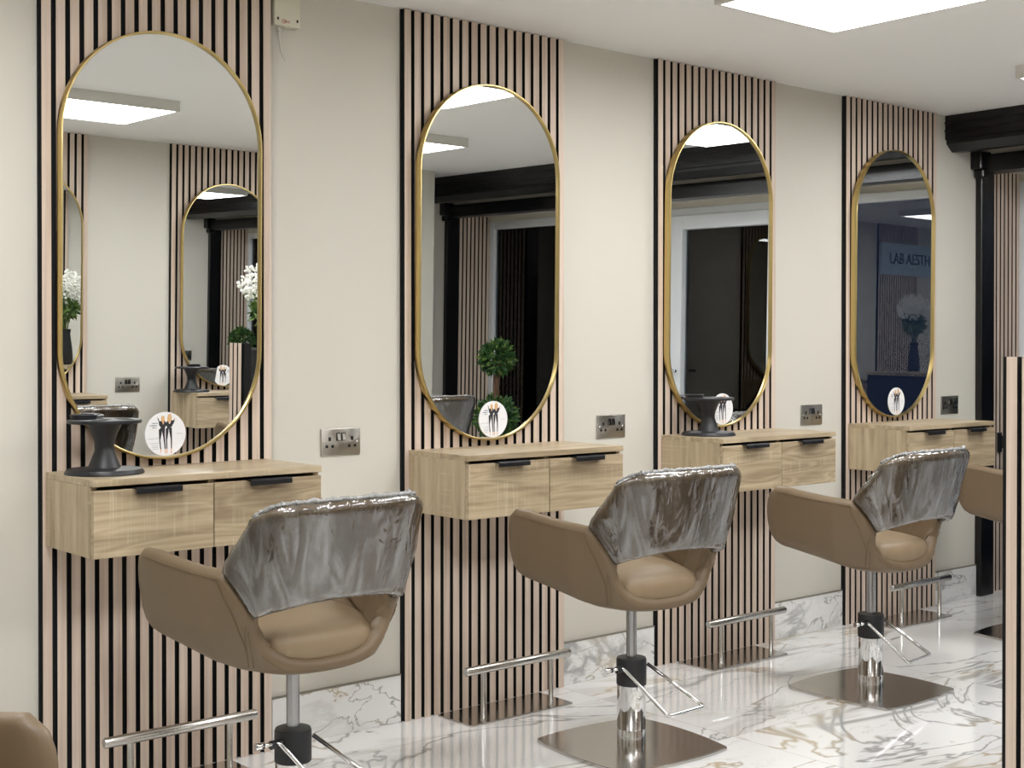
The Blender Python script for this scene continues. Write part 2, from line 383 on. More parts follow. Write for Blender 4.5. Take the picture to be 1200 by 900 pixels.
# ------------------------------------------------------------------ mirrors
MW, MH = .617, 1.215
def stadium(w, h, n=40):
    r = w/2; pts = []
    for k in range(n+1): a = PI*k/n; pts.append((r*math.cos(a), h-r+r*math.sin(a)))
    for k in range(n+1): a = PI+PI*k/n; pts.append((r*math.cos(a), r+r*math.sin(a)))
    return pts
def make_mirror(loc, label, group):
    t = thing('pill_mirror', label, 'mirror', loc, 0, group)
    o, i_ = stadium(MW, MH), [(x, z+.0065) for x, z in stadium(MW-.013, MH-.013)]
    bm = BM(); n = len(o)
    prof = [(o,-.0005),(o,-.028),(None,-.030),(i_,-.028),(i_,-.0005)]
    rings = []
    for p, y in prof:
        if p is None:
            for f in (.25,.75): rings.append([bm.verts.new((a[0]*(1-f)+b[0]*f, y, a[1]*(1-f)+b[1]*f)) for a, b in zip(o, i_)])
        else: rings.append([bm.verts.new((a[0], y, a[1])) for a in p])
    for a, b in zip(rings, rings[1:]):
        for k in range(n): bm.faces.new([a[k], a[(k+1)%n], b[(k+1)%n], b[k]])
    bmesh.ops.recalc_face_normals(bm, faces=bm.faces[:])
    obj('brass_frame', bm, M['brass'], t, 40)
    bm = BM(); g = [(x, z+.005) for x, z in stadium(MW-.010, MH-.010)]
    prism(bm, g, 'y', -.020, -.003); obj('glass', bm, M['mirror'], t)
    t.rotation_euler = (math.radians(TILT[0]), 0, 0)
    return t
OYAW = -1.6
TILT = [.62, .62, .55, .45]
MXO = [-.007, -.009, -.017, -.019]; MB = .911
mir = make_mirror((PC[0]+MXO[0], -.022, MB), 'largest pill-shaped mirror in a thin brass frame, leftmost, above the nearest vanity shelf', 'pill mirrors over the stations')
mlab = ['', 'brass framed pill mirror, second from left, reflecting a ball topiary', 'brass framed pill mirror, third from left, reflecting a white framed door', 'smallest brass framed pill mirror, farthest right, its glass almost all dark']
for i in (1,2,3):
    r = dup(mir, (PC[i]+MXO[i], -.022, MB), 0, mlab[i]); r.rotation_euler = (math.radians(TILT[i]), 0, 0)
for i in range(2):
    r = dup(mir, (OC[i], OPP+.034, MB), PI, ['brass framed mirror opposite, a sliver at the left edge of the biggest mirror', 'brass framed mirror opposite, reflected in the right half of the biggest mirror'][i])
    r.rotation_euler = (math.radians(.3), 0, PI+math.radians(OYAW if i == 1 else 0))

# ------------------------------------------------------------------ floating vanities
VW, VD, VT, VH = .68, .335, .892, .201
def make_vanity(loc, label, group):
    t = thing('floating_vanity', label, 'vanity', loc, 0, group); x0, x1 = -VW/2, VW/2; zb = VT-VH; yb = -.0215
    yf = -VD+.019
    for a, b in ((x0, x0+.018), (x1-.018, x1)): obj('side_panel', box(BM(), (a, yf, zb), (b, yb, VT-.018), .0008, 1), M['oak_side'], t)
    obj('divider', box(BM(), (-.009, yf, zb+.018), (.009, yb, VT-.018)), M['oak_side'], t)
    obj('bottom_board', box(BM(), (x0+.018, yf, zb), (x1-.018, yb, zb+.018)), M['oak_front'], t)
    obj('back_board', box(BM(), (x0+.018, yb-.012, zb+.018), (x1-.018, yb, VT-.018)), M['oak_front'], t)
    obj('top_board', box(BM(), (x0, -VD, VT-.018), (x1, yb, VT), .0012, 1), M['oak_top'], t)
    for a, b in ((x0+.002, -.0015), (.0015, x1-.002)):
        bm = BM(); box(bm, (a, -VD, zb), (b, yf-.001, VT-.028), .0012, 1)
        box(bm, (a+.02, yf-.001, zb+.022), (b-.02, yb-.03, VT-.07))
        dr = obj('drawer', bm, M['oak_front'], t)
        c = a+.052+ (b-a-.10)/2 if a < 0 else (a+b)/2-.005
        bm = BM(); hw = .064; z = VT-.027
        prism(bm, [(-VD+.012, z-.0005), (-VD+.012, z+.0025), (-VD-.021, z+.0025), (-VD-.024, z-.001), (-VD-.024, z-.013), (-VD-.0205, z-.013), (-VD-.0195, z-.0015)], 'x', c-hw, c+hw)
        obj('handle', bm, M['black_metal'], dr)
    return t
VX = [1.411, 2.624, 3.821, 5.015]
vlab = ['floating oak vanity shelf with two drawers, nearest, under the biggest mirror', 'floating oak vanity shelf with two drawers under the second mirror from left, nothing beneath its card', 'floating oak vanity shelf with two drawers under the third mirror from left', 'floating oak vanity shelf with two drawers, farthest, with a chrome ring beneath']
van = make_vanity((VX[0]+VW/2, 0, 0), vlab[0], 'floating oak vanities')
vlab[1] = 'floating oak vanity shelf with two drawers under the second mirror from left, its top clear'
for i in (1,2,3): far_van = dup(van, (VX[i]+VW/2, 0, 0), 0, vlab[i])
for i in range(3): dup(van, (OC[i], OPP, 0), PI, ['oak vanity opposite, its corner reflected above the bowl stand in the biggest mirror', 'oak vanity opposite holding a bowl stand, reflected in the biggest mirror', 'oak vanity opposite under the pale blue name board'][i])

# ------------------------------------------------------------------ sockets
def make_socket(loc, label, group):
    t = thing('double_socket', label, 'socket', loc, 0, group)
    bm = BM(); box(bm, (-.0735, -.006, -.0435), (.0735, -.0005, .0435), .0025, 3); 
    obj('faceplate', bm, M['socket'], t, 40)
    for s in (-1, 1):
        cx = s*.042; bm = BM()
        box(bm, (cx-.0045, -.0066, .004), (cx+.0045, -.003, .016)); box(bm, (cx-.0155, -.0066, -.018), (cx-.006, -.003, -.009)); box(bm, (cx+.006, -.0066, -.018), (cx+.0155, -.003, -.009))
        obj('pin_holes', bm, M['dark_slot'], t)
    for s in (-1, 1):
        bm = BM(); box(bm, (s*.0095-.0085, -.0068, .003), (s*.0095+.0085, -.003, .029), .001, 1); sur = obj('switch_surround', bm, M['dark_slot'], t)
        bm = BM(); prism(bm, [(-.0064,.006),(-.0115,.006),(-.0085,.026),(-.0064,.026)], 'x', s*.0095-.0055, s*.0095+.0055); obj('rocker', bm, M['chrome'], sur)
    for s in (-1, 1):
        bm = BM(); lathe(bm, [(0,0),(.0035,0),(.0028,.0015),(0,.002)], 12); bmesh.ops.rotate(bm, verts=bm.verts[:], cent=(0,0,0), matrix=Matrix.Rotation(PI/2,3,'X')); bmesh.ops.translate(bm, verts=bm.verts[:], vec=(s*.0605,-.006,-.001)); obj('screw', bm, M['chrome'], t)
    return t
so = make_socket((2.3695, 0, .930), 'brushed nickel double socket on the cream wall right of the nearest vanity', 'brushed double sockets')
for x, z, l in ((3.568,.934,'brushed nickel double socket right of the second vanity from left'),(4.777,.938,'brushed nickel double socket right of the third vanity from left'),(5.85,.951,'dark looking double socket beside the farthest vanity, near the black post')):
    dup(so, (x,0,z), 0, l)
dup(so, (3.36, OPP, .932), PI, 'double socket on the opposite wall, reflected in the biggest mirror')

# ------------------------------------------------------------------ footrests
def make_foot(loc, label, group):
    t = thing('footrest', label, 'footrest', loc, 0, group)
    poly = []
    for cx, cy, a0 in ((.215,-.010,0),(-.215,-.010,90),(-.215,-.170,180),(.215,-.170,270)):
        for k in range(5): a = math.radians(a0+22.5*k); poly.append((cx+.012*math.cos(a), cy+.012*math.sin(a)))
    bm = BM(); prism(bm, poly, 'z', 0, .006); bmesh.ops.bevel(bm, geom=[e for e in bm.edges if all(v.co.z > .005 for v in e.verts)], offset=.0015, segments=2, affect='EDGES')
    obj('base_plate', bm, M['plate_steel'], t, 40)
    for x in (-.168, .128):
        bm = BM(); lathe(bm, [(0,.006),(.0095,.006),(.0095,.022),(.0085,.023),(.0085,.172),(0,.172)], 20, (x,-.172,0)); obj('post', bm, M['bar_steel'], t, 50)
    bm = BM(); tube(bm, [(-.243,-.172,.180),(-.240,-.172,.180),(.209,-.172,.180),(.212,-.172,.180)], [.0125,.0142,.0142,.0125], 24); obj('bar', bm, M['bar_steel'], t, 50)
    return t
FX = [1.737, 2.955, 4.125, 5.315]
ft = make_foot((FX[0], -.036, 0), 'brushed steel T-bar footrest at bottom left under the nearest vanity', 'steel footrests')
for i, l in ((1,'brushed steel footrest on the floor left of the second chair pedestal'),(2,'brushed steel footrest under the third vanity from left'),(3,'brushed steel footrest at the far end behind the third chair pedestal')):
    dup(ft, (FX[i], -.036, 0), 0, l)
for i in (0,1,2): dup(ft, (OC[i], OPP+.036, 0), PI, ['steel footrest on the opposite side under the left reflected vanity','steel footrest on the opposite side under the vanity reflected with a bowl stand','steel footrest on the opposite side under the pale blue name board'][i])

# ------------------------------------------------------------------ salon chairs
_s = [0,.12,.22,.30,.36,.42,.47,.52,.57,.62]
_px = [0,.082,.144,.185,.206,.222,.235,.247,.258,.268]
_py = [-.248,-.244,-.231,-.210,-.188,-.158,-.128,-.098,-.069,-.040]
_ay = [-.040,.03,.10,.16,.240]; _ax = [.272,.289,.303,.311,.315]
_fz = [.50,.535,.565,.60,.64,.68,.71,.735]; _fy = [.180,.212,.226,.231,.230,.223,.209,.175]
def surf(s, z):
    a = abs(s); sg = 1 if s >= 0 else -1
    if a <= .62: x, y = interp(a, _s, _px), interp(a, _s, _py)
    else:
        w = (a-.62)/.38; yf = interp(z, _fz, _fy); y = -.040+(yf+.040)*w; x = interp(y, _ay, _ax)
    k = 1+.5*(min(z, .735)-.62)
    if z < .56: k -= .9*(.56-z)
    wb = 1-sm(.40, .72, a)
    y += -.27*(z-.615)*wb if z > .615 else .45*(.615-z)*wb
    return Vector((sg*x*k, y, z))
ZH, SH = .590, .385           # ends of the opening in the back
def z_top(s):
    a = abs(s)
    if a < SH: return ZH-.119*(1-(a/SH)**2.4)**.5
    if a < .53: return ZH+(.700-ZH)*((a-SH)/(.53-SH))
    return .700+.033*min(1,(a-.53)/.38)
def z_bot(s):
    a = abs(s); return .462+.018*sm(0,.5,a)+.057*sm(.45,1,a)
def grid_shell(rows, d, th, r, Nov=None):
    """rows[j][i] = outer point; d[j][i] = distance to the rim; returns a bmesh with a rounded, th thick solid"""
    P = np.array([[list(p) for p in row] for row in rows]); nj, ni = P.shape[:2]
    du = np.gradient(P, axis=1); dv = np.gradient(P, axis=0); Nn = np.cross(du, dv)
    ln = np.linalg.norm(Nn, axis=2, keepdims=True); Nn = Nn/np.maximum(ln, 1e-9)
    if Nov: 
        for j in Nov: Nn[j] = np.array([list(v) for v in Nov[j]])
    te = th*np.sqrt(np.clip(1-(1-np.clip(d, 0, r)/r)**2, 0, 1))
    mid = P-Nn*th/2; A = mid+Nn*te[..., None]/2; B = mid-Nn*te[..., None]/2
    bm = BM(); va = [[bm.verts.new(p) for p in row] for row in A]; vb = [[bm.verts.new(p) for p in row] for row in B]
    for j in range(nj-1):
        for i in range(ni-1):
            f = bm.faces.new([va[j][i], va[j][i+1], va[j+1][i+1], va[j+1][i]]); f.smooth = True
            f = bm.faces.new([vb[j][i], vb[j+1][i], vb[j+1][i+1], vb[j][i+1]]); f.smooth = True
    bmesh.ops.remove_doubles(bm, verts=bm.verts[:], dist=2e-4)
    return bm, A, B
def edge_samples(n):          # clustered at both ends
    return [.5-.5*math.cos(PI*k/n) for k in range(n+1)]
def surf_n(s, z):
    e = 1e-3; return (surf(s+e, z)-surf(s-e, z)).cross(surf(s, z+e)-surf(s, z-e)).normalized()
def shell_bm():
    us = sorted(set([round(x, 4) for x in np.concatenate([np.linspace(-1,1,97), [-.997,.997,-.985,.985,-.965,.965,-SH,SH,-SH+.004,SH-.004,-SH+.012,SH-.012,-SH+.03,SH-.03]])]))
    ts = [0,.1,.22,.34,.46,.58,.68,.76,.83,.88,.925,.955,.98,.994,1]
    rows, D, NO = [], [], {}
    for k in (0.0,.25,.5,.7,.85,.95):
        row, dr = [], []
        for s in us:
            p = surf(s, z_bot(s)); fr = max(0, p.y+.06)*.26
            zc = .438+fr; kk = k
            y = p.y*kk+(1-kk)*max(-.10, min(.19, p.y))
            row.append(Vector((p.x*kk, y, zc+(p.z-zc)*(1-math.sqrt(max(0,1-kk*kk))) if p.z > zc else p.z)))
            dr.append(1.0 if abs(s) < .9 else (1-abs(s))*.30)
        rows.append(row); D.append(dr)
    for t in ts:
        row, dr = [], []; NO[len(rows)] = nr = []
        for s in us:
            a, b = z_bot(s), z_top(s); nr.append(surf_n(s, a+(b-a)*t)); z = a+(b-a)*t; row.append(surf(s, z))
            dd = min((b-z), (1-abs(s))*.30)
            if ZH-.119 < z < ZH+.02:
                q = min(1, max(0, (ZH-z)/.119)); dd = min(dd, (abs(s)-SH*(1-q*q)**(1/2.4))*.52+.0003)
            dr.append(max(dd, 0))
        rows.append(row); D.append(dr)
    return grid_shell(rows, np.array(D), .046, .021, NO)[0]
def back_pt(u, v, ex=0):
    def zb(s):
        a = abs(s)
        if a < SH: return ZH+.004+.040*(1-(a/SH)**2)
        return ZH+.004+(.702-ZH)*((a-SH)/(.53-SH))
    sb = .535*u; st = .445*u
    bot = zb(min(.53, abs(sb))); top = .862-.030*abs(u)**7+.006*(1-u*u)
    z = bot+(top-bot)*v; s = sb+(st-sb)*sm(0,1,v)*.5+(st-sb)*v*.5
    return surf(s, z)
def back_grid(ext=0):
    us = [2*x-1 for x in edge_samples(44)]; vs = edge_samples(22); rows, D = [], []
    for v in vs:
        row, dr = [], []
        for u in us:
            row.append(back_pt(u, v)); dr.append(min((1-abs(u))*.22, (1-v)*.2, v*.2)+1e-5)
        rows.append(row); D.append(dr)
    return us, vs, rows, np.array(D)
def cover_bm():
    us, vs, rows, D = back_grid()
    bm, A, B = grid_shell(rows, D, .046, .020); bm.free()
    nj, ni = A.shape[:2]; bm = BM(); Mid = (A+B)/2; C0 = Mid.mean(axis=(0,1))
    P = np.array([[list(p) for p in r] for r in rows]); du = np.gradient(P, axis=1); dv = np.gradient(P, axis=0); Nn = np.cross(du, dv); Nn /= np.maximum(np.linalg.norm(Nn, axis=2, keepdims=True), 1e-9)
    rnd = random.Random(3)
    va, vb = [], []
    for j in range(nj):
        ra, rb = [], []
        for i in range(ni):
            u, v = us[i], vs[j]
            ang = math.atan2(v+.35, u); w = .0017*math.sin(ang*23+1.7*math.sin(v*5))*(.3+v*(1-v)*2.5)*(.3+abs(u))+.0012*math.sin(ang*41+2+3*u)
            out = Vector(Mid[j,i])-Vector(C0); edge = max(0, 1-D[j,i]/.02)
            grow = out.normalized()*.004*edge
            ra.append(bm.verts.new(Vector(A[j,i])+Vector(Nn[j,i])*(.0035+w)+grow)); rb.append(bm.verts.new(Vector(B[j,i])-Vector(Nn[j,i])*(.0035+w)+grow))
        va.append(ra); vb.append(rb)
    for j in range(nj-1):
        for i in range(ni-1):
            bm.faces.new([va[j][i], va[j][i+1], va[j+1][i+1], va[j+1][i]]); bm.faces.new([vb[j][i], vb[j+1][i], vb[j+1][i+1], vb[j][i+1]])
    for j in (0, nj-1):
        for i in range(ni-1): bm.faces.new([va[j][i], va[j][i+1], vb[j][i+1], vb[j][i]][::1 if j == 0 else -1][::-1])
    for i in (0, ni-1):
        for j in range(nj-1): bm.faces.new([va[j][i], va[j+1][i], vb[j+1][i], vb[j][i]])
    bmesh.ops.recalc_face_normals(bm, faces=bm.faces[:])
    for f in bm.faces: f.smooth = True
    return bm
def on_surf(s, z, off=.0012):
    e = 1e-3; p = surf(s, z); n = (surf(s+e, z)-surf(s-e, z)).cross(surf(s, z+e)-surf(s, z-e)).normalized()
    return p+n*off
def seat_bm():
    ring = []
    for q in np.linspace(-.955, .955, 61):
        p = surf(q, .535); e = 1e-3; t = (surf(q+e, .535)-surf(q-e, .535)).normalized(); n = Vector((t.y, -t.x, 0)).normalized(); ring.append(p-n*.047)
    a, b = ring[-1], ring[0]
    for k in range(1, 16):
        f = k/16; ring.append(Vector((a.x+(b.x-a.x)*f, a.y+.022*math.sin(PI*f)**.6, .535)))
    c = Vector((0, .03, 0)); bm = BM(); rows = []
    prof = [(.55,.462),(.86,.464),(.955,.472),(.988,.485),(1.0,.500),(1.0,.512),(.99,.524),(.965,.535),(.92,.543),(.84,.550),(.70,.556),(.5,.560),(.25,.562)]
    for r, z in prof:
        rows.append([bm.verts.new((c.x+(p.x-c.x)*r, c.y+(p.y-c.y)*r, z+(min(.075, max(0, c.y+(p.y-c.y)*r+.06)*.26)*sm(.548, .48, z)))) for p in ring])
    n = len(ring)
    for u, v in zip(rows, rows[1:]):
        for k in range(n): bm.faces.new([u[k], u[(k+1)%n], v[(k+1)%n], v[k]]).smooth = True
    bm.faces.new(rows[0][::-1]); 
    top = bm.verts.new((c.x, c.y, .5625))
    for k in range(n): bm.faces.new([rows[-1][k], rows[-1][(k+1)%n], top]).smooth = True
    bmesh.ops.recalc_face_normals(bm, faces=bm.faces[:])
    return bm
def make_chair(loc, rz, label, group):
    t = thing('salon_chair', label, 'chair', loc, rz, group)
    sh = obj('shell', shell_bm(), M['leather'], t)
    for sg in (-1, 1):
        bm = BM()
        tube(bm, [on_surf(sg*(.545-.135*sm(0,1,k/14)), .696-.190*k/14) for k in range(15)], .0011, 6)
        tube(bm, [on_surf(sg*(SH+.030-.014*k/10), .580-.108*k/10, .0006) for k in range(11)], .0013, 6)
        tube(bm, [on_surf(sg*(SH+.012-.022*k/10), .566-.094*k/10, .0004) for k in range(11)], .0011, 6)
        tube(bm, [on_surf(sg*(.54+.40*k/20), z_top(.54+.40*k/20)-.014, .0) for k in range(21)], .0012, 6)
        obj('seam', bm, M['thread'], sh)
    bm = BM(); tube(bm, [on_surf(s, z_top(s)-.019, .0) for s in np.linspace(-.33,.33,41)], .0011, 6); obj('seam', bm, M['thread'], sh)
    obj('seat', seat_bm(), M['seat_leather'], t)
    us, vs, rows, D = back_grid()
    bk = obj('backrest', grid_shell(rows, D, .046, .020)[0], M['leather'], t)
    cv = obj('plastic_cover', cover_bm(), M['film'], t)
    cv['label'] = 'clear wrinkled plastic film over the backrest'
    # gathered elastic edge of the film along the top and the sides
    _, A, B = grid_shell(rows, D, .046, .020); Mid = (A+B)/2; rnd = random.Random(5); bm = BM()
    path = [Vector(p) for p in Mid[-1, 2:-2]]
    fine = []
    for a, b in zip(path, path[1:]):
        for k in range(4): fine.append(a.lerp(b, k/4)+Vector((rnd.gauss(0,.0010), rnd.gauss(0,.0018), .003+rnd.gauss(0,.0012))))
    tube(bm, fine, [.0045+rnd.random()*.0035 for _ in fine], 7)
    obj('gathered_edge', bm, M['film_edge'], cv)
    bm = BM(); path = [Vector(p) for p in A[0, 3:-3]]; fine = []
    for a, b in zip(path, path[1:]):
        for k in range(3): fine.append(a.lerp(b, k/3)+Vector((0, -.002+rnd.gauss(0,.0008), .0005+rnd.gauss(0,.0008))))
    tube(bm, fine, [.0024+rnd.random()*.0014 for _ in fine], 6)
    obj('gathered_edge', bm, M['film_edge'], cv)
    # pedestal
    poly = []; hb = .232
    for q in range(4):
        a0 = q*PI/2
        for k in range(25):
            u = -1+2*k/24; x = hb*.955*u; y = hb*(.885+.115*(1-u*u)) 
            if k in (0, 24): continue
            ca, sa = math.cos(a0), math.sin(a0); poly.append((-(x*ca)-y*sa, -(x*sa)+y*ca))
    bm = BM(); prism(bm, poly, 'z', .001, .010); bmesh.ops.bevel(bm, geom=[e for e in bm.edges if all(v.co.z > .009 for v in e.verts)], offset=.002, segments=2, affect='EDGES')
    obj('base_plate', bm, M['plate_steel'], t, 40)
    bm = BM(); lathe(bm, [(0,.010),(.0445,.010),(.0445,.053),(.0435,.055),(.0435,.058),(.0445,.060),(.0445,.192),(0,.192)], 48); obj('column_sleeve', bm, M['chrome'], t, 30)
    bm = BM(); lathe(bm, [(0,.190),(.044,.190),(.0465,.193),(.0465,.268),(.044,.274),(.018,.277),(0,.277)], 48)
    tube(bm, [(-.045,-.016,.247),(-.075,-.018,.247)], .011, 16)
    obj('collar', bm, M['black_plastic'], t, 30)
    bm = BM(); lathe(bm, [(0,.27),(.0165,.27),(.0165,.462),(0,.462)], 32); obj('gas_pole', bm, M['pole_steel'], t, 40)
    bm = BM(); lathe(bm, [(0,.440),(.060,.440),(.075,.452),(.09,.475),(0,.475)], 32); obj('seat_mount', bm, M['black_plastic'], t, 40)
    bm = BM(); tube(bm, fillet([(-.116,-.016,.250),(-.052,-.022,.250),(.030,-.135,.115),(.190,-.122,.118),(.046,-.020,.252)], .012), .0058, 12)
    tube(bm, [(-.118,-.016,.250),(-.094,-.018,.250)], .0088, 16)
    obj('pump_lever', bm, M['chrome'], t)
    return t
CH = [(1.781,-.690,.005),(2.985,-.690,-.077),(4.132,-.759,.006),(5.46,-.70,.0)]
clab = ['nearest taupe salon chair with plastic wrapped back, overlapping the nearest vanity', 'taupe salon chair with plastic wrapped back, second from left, in the middle of the row', 'taupe salon chair with plastic wrapped back, third from left, before the farthest mirror', 'taupe salon chair half hidden by the black edged slatted pillar at right']
chair = make_chair((CH[0][0],CH[0][1],0), CH[0][2], clab[0], 'taupe salon chairs')
for i in (1,2,3): dup(chair, (CH[i][0],CH[i][1],0), CH[i][2], clab[i])
dup(chair, (.335,-1.885,0), PI+.7, 'taupe salon chair of which only the arm tip shows in the bottom left corner')
for x, y, rz, l in ((2.78,-3.16,PI,'taupe salon chair on the opposite side, reflected behind the bowl stand in the biggest mirror'),(3.97,-3.14,PI+.1,'taupe salon chair on the opposite side, its arm reflected low right in the biggest mirror'),(4.95,-3.14,PI,'taupe salon chair on the opposite side, its covered back reflected in the second mirror')):
    dup(chair, (x,y,0), rz, l)

# ------------------------------------------------------------------ things on the vanities
def make_stand(loc, rz, label, group):
    t = thing('tint_bowl_stand', label, 'bowl stand', loc, rz, group)
    bm = BM(); lathe(bm, [(0,0),(.104,0),(.104,.004),(.098,.013),(.05,.017),(0,.017)], 56); obj('base', bm, M['black_plastic'], t, 35)
    bm = BM(); lathe(bm, [(0,.015),(.044,.015),(.041,.022),(.033,.042),(.026,.062),(.0245,.072),(.027,.088),(.034,.108),(.044,.128),(.047,.136),(0,.136)], 48); obj('waist', bm, M['black_plastic'], t, 35)
    cu = bpy.data.curves.new('plate', 'CURVE'); cu.dimensions = '2D'; cu.fill_mode = 'BOTH'; cu.extrude = .0028; cu.bevel_depth = .0022; cu.bevel_resolution = 2
    def ring(cx, cy, r, n=36):
        sp = cu.splines.new('POLY'); sp.points.add(n-1); sp.use_cyclic_u = True
        for k in range(n): sp.points[k].co = (cx+r*math.cos(2*PI*k/n), cy+r*math.sin(2*PI*k/n), 0, 1)
    ring(0,0,.095,64)
    for k in range(5): ring(.063*math.cos(2*PI*k/5+.3), .063*math.sin(2*PI*k/5+.3), .026)
    ring(0,0,.02,24)
    tmp = bpy.data.objects.new('tmp', cu); COL.objects.link(tmp); dg = bpy.context.evaluated_depsgraph_get(); dg.update()
    me = bpy.data.meshes.new_from_object(tmp.evaluated_get(dg)); bpy.data.objects.remove(tmp)
    me.transform(Matrix.Translation((0,0,.140))); me.name = 'top_plate'
    link('top_plate', me, M['black_plastic'], t)
    bm = BM(); lathe(bm, [(.026,.143),(.033,.143),(.036,.156),(.034,.158),(.028,.158),(.026,.143)], 40, (-.038,.045,0)); obj('raised_rim', bm, M['black_plastic'], t, 35)
    return t
st = make_stand((1.516,-.165,VT), 0, 'black waisted tint bowl stand on the nearest vanity, in front of the biggest mirror', 'black tint bowl stands')
dup(st, (3.945,-.152,VT), .5, 'black tint bowl stand on the third vanity from left, overlapping its round card')
dup(st, (3.68, OPP+.165, VT), PI, 'black tint bowl stand on the opposite vanity, reflected in the biggest mirror')

def card_polys():
    L = []
    def P(m, pts): L.append((m, [((x-505)/300*.062, (470-y)/318*.062) for x, y in pts]))
    # left figure
    P(4, [(440,220),(455,205),(480,205),(492,235),(492,285),(470,310),(445,300),(438,260)]); P(5, [(455,225),(478,225),(482,250),(470,270),(456,262)])
    P(2, [(410,290),(436,275),(456,300),(470,325),(488,275),(512,300),(520,335),(500,372),(440,382),(414,348)]); P(5, [(455,290),(482,290),(474,330),(462,330)])
    P(2, [(385,240),(398,236),(415,285),(425,345),(410,345),(402,290)]); P(5, [(376,222),(388,220),(396,240),(384,244)])
    P(2, [(402,410),(440,372),(452,375),(448,455),(426,560),(440,690),(422,690),(409,560)]); P(2, [(446,375),(497,368),(492,480),(506,690),(489,690),(470,520),(452,440)])
    P(5, [(422,690),(440,690),(436,752),(428,752)]); P(5, [(489,690),(506,690),(504,760),(494,765)])
    # right figure
    P(4, [(535,205),(552,180),(580,180),(596,215),(596,280),(572,300),(534,330),(528,270)]); P(5, [(552,200),(578,200),(580,232),(566,250),(553,240)])
    P(2, [(520,285),(545,295),(556,325),(572,320),(594,268),(622,285),(608,350),(588,376),(530,372),(508,345)]); P(5, [(552,255),(580,255),(572,310),(558,310)])
    P(2, [(605,285),(618,275),(632,262),(642,272),(625,320),(600,350)]); P(5, [(628,245),(645,240),(644,265),(630,268)])
    P(2, [(505,400),(540,362),(552,368),(546,445),(528,560),(530,690),(515,690),(508,545)]); P(2, [(548,366),(598,385),(601,560),(599,690),(584,690),(579,540),(556,430)])
    P(5, [(515,690),(530,690),(530,755),(516,758)]); P(5, [(584,690),(599,690),(597,762),(580,765)])
    # lines of small print
    for x0, x1, y in ((310,392,312),(275,385,345),(310,380,376)):
        x = x0
        while x < x1-6:
            w = 9; P(2 if random.random() < .5 else 3, [(x,y-7),(x+w,y-7),(x+w,y+7),(x,y+7)]); x += 13
    for x0, x1, y in ((240,400,535),(280,395,605),(300,400,640),(310,400,690),(300,395,665),(670,760,472),(365,395,520),(382,395,583)):
        x = x0
        while x < x1-6:
            P(3, [(x,y-3.5),(x+8,y-3.5),(x+8,y+3.5),(x,y+3.5)]); x += 12
    return L
def make_card(loc, label, group):
    t = thing('round_card', label, 'card', loc, 0, group)
    bm = BM(); n = 64; prism(bm, [(.0625*math.cos(2*PI*k/n), .0625+.0625*math.sin(2*PI*k/n)) for k in range(n)], 'y', -.0025, 0); obj('disc', bm, M['card'], t)
    bm = BM()
    for k, (m, pts) in enumerate(card_polys()):
        y = -.0026-.00001*k
        if m == 5: y -= .0004
        f = bm.faces.new([bm.verts.new((x, y, z+.0625)) for x, z in pts]); f.material_index = m
        if f.normal.y > 0: f.normal_flip()
    bmesh.ops.recalc_face_normals(bm, faces=bm.faces[:])
    obj('print', bm, [M['card'], M['card'], M['ink'], M['grey_ink'], M['blond'], M['skin']], t)
    return t
CX = [(193,0),(576.5,1),(847.5,2),(1049,3)]
cardx = [1.751, 2.964, 4.150, 5.348]
cd = make_card((cardx[0], -.0425, MB+.009), 'round white card with two women in black trousers, on the biggest mirror, leftmost', 'round printed cards on the mirrors')
for i, l in ((1,'round white printed card at the foot of the second mirror, over the reflected topiary'),(2,'round white printed card at the foot of the third mirror, partly behind a bowl stand'),(3,'round white printed card at the foot of the rightmost mirror, seen narrowest')):
    dup(cd, (cardx[i], -.0425, MB+.009), 0, l)
dup(cd, (3.94, OPP+.054, MB+.006), PI, 'round white printed card on the opposite mirror, reflected in the biggest mirror')

# chrome ring for a dryer under the farthest vanity
dx, dy, dz = 5.06-VX[3]-VW/2, -.20, VT-VH
bm = BM(); tube(bm, fillet([(dx-.032,dy-.01,dz-.014),(dx-.005,dy-.006,dz-.014),(dx+.004,dy-.004,dz)], .006), .005, 10); box(bm, (dx-.012,dy-.016,dz-.005), (dx+.02,dy+.010,dz), .001, 1); br = obj('dryer_ring_bracket', bm, M['chrome'], far_van)
bm = BM(); tube(bm, [(dx-.085+.055*math.cos(2*PI*k/32), dy-.02+.055*math.sin(2*PI*k/32), dz-.014) for k in range(32)], .004, 10, True); obj('dryer_ring', bm, M['chrome'], br)

bm = BM(); box(bm, (-.068,-.034,.70), (-.036,-.0215,.80), .002, 1); box(bm, (-.058,-.046,.72), (-.044,-.034,.785), .002, 1); obj('latch', bm, M['black_metal'], rp)

# alarm junction box high on the wall with a dangling cable
t = thing('junction_box', 'ivory junction box with a loose cable end high beside the nearest panel', 'box', (2.163,0,2.21))
bm = BM(); box(bm, (-.045,-.030,0.0), (.045,-.0005,.125), .003, 2); obj('cover', bm, M['box_plastic'], t, 40)
bm = BM()
for x, z in ((-.034,.020),(.034,.020)): box(bm, (x-.003,-.0308,z-.004), (x+.003,-.029,z+.004))
obj('screw_holes', bm, M['dark_slot'], t)
bm = BM(); tube(bm, [(-.014+.0065*math.cos(2*PI*k/20), -.0304, .014+.0065*math.sin(2*PI*k/20)) for k in range(20)], .0007, 5, True)
for x in (-.003, .005): tube(bm, [(x+.003*math.cos(.7+k*5/8), -.0304, .0135+.003*math.sin(.7+k*5/8)) for k in range(9)], .0007, 5)
box(bm, (-.018,-.0308,.0132), (-.010,-.0296,.0148)); obj('printed_mark', bm, M['red_ink'], t)
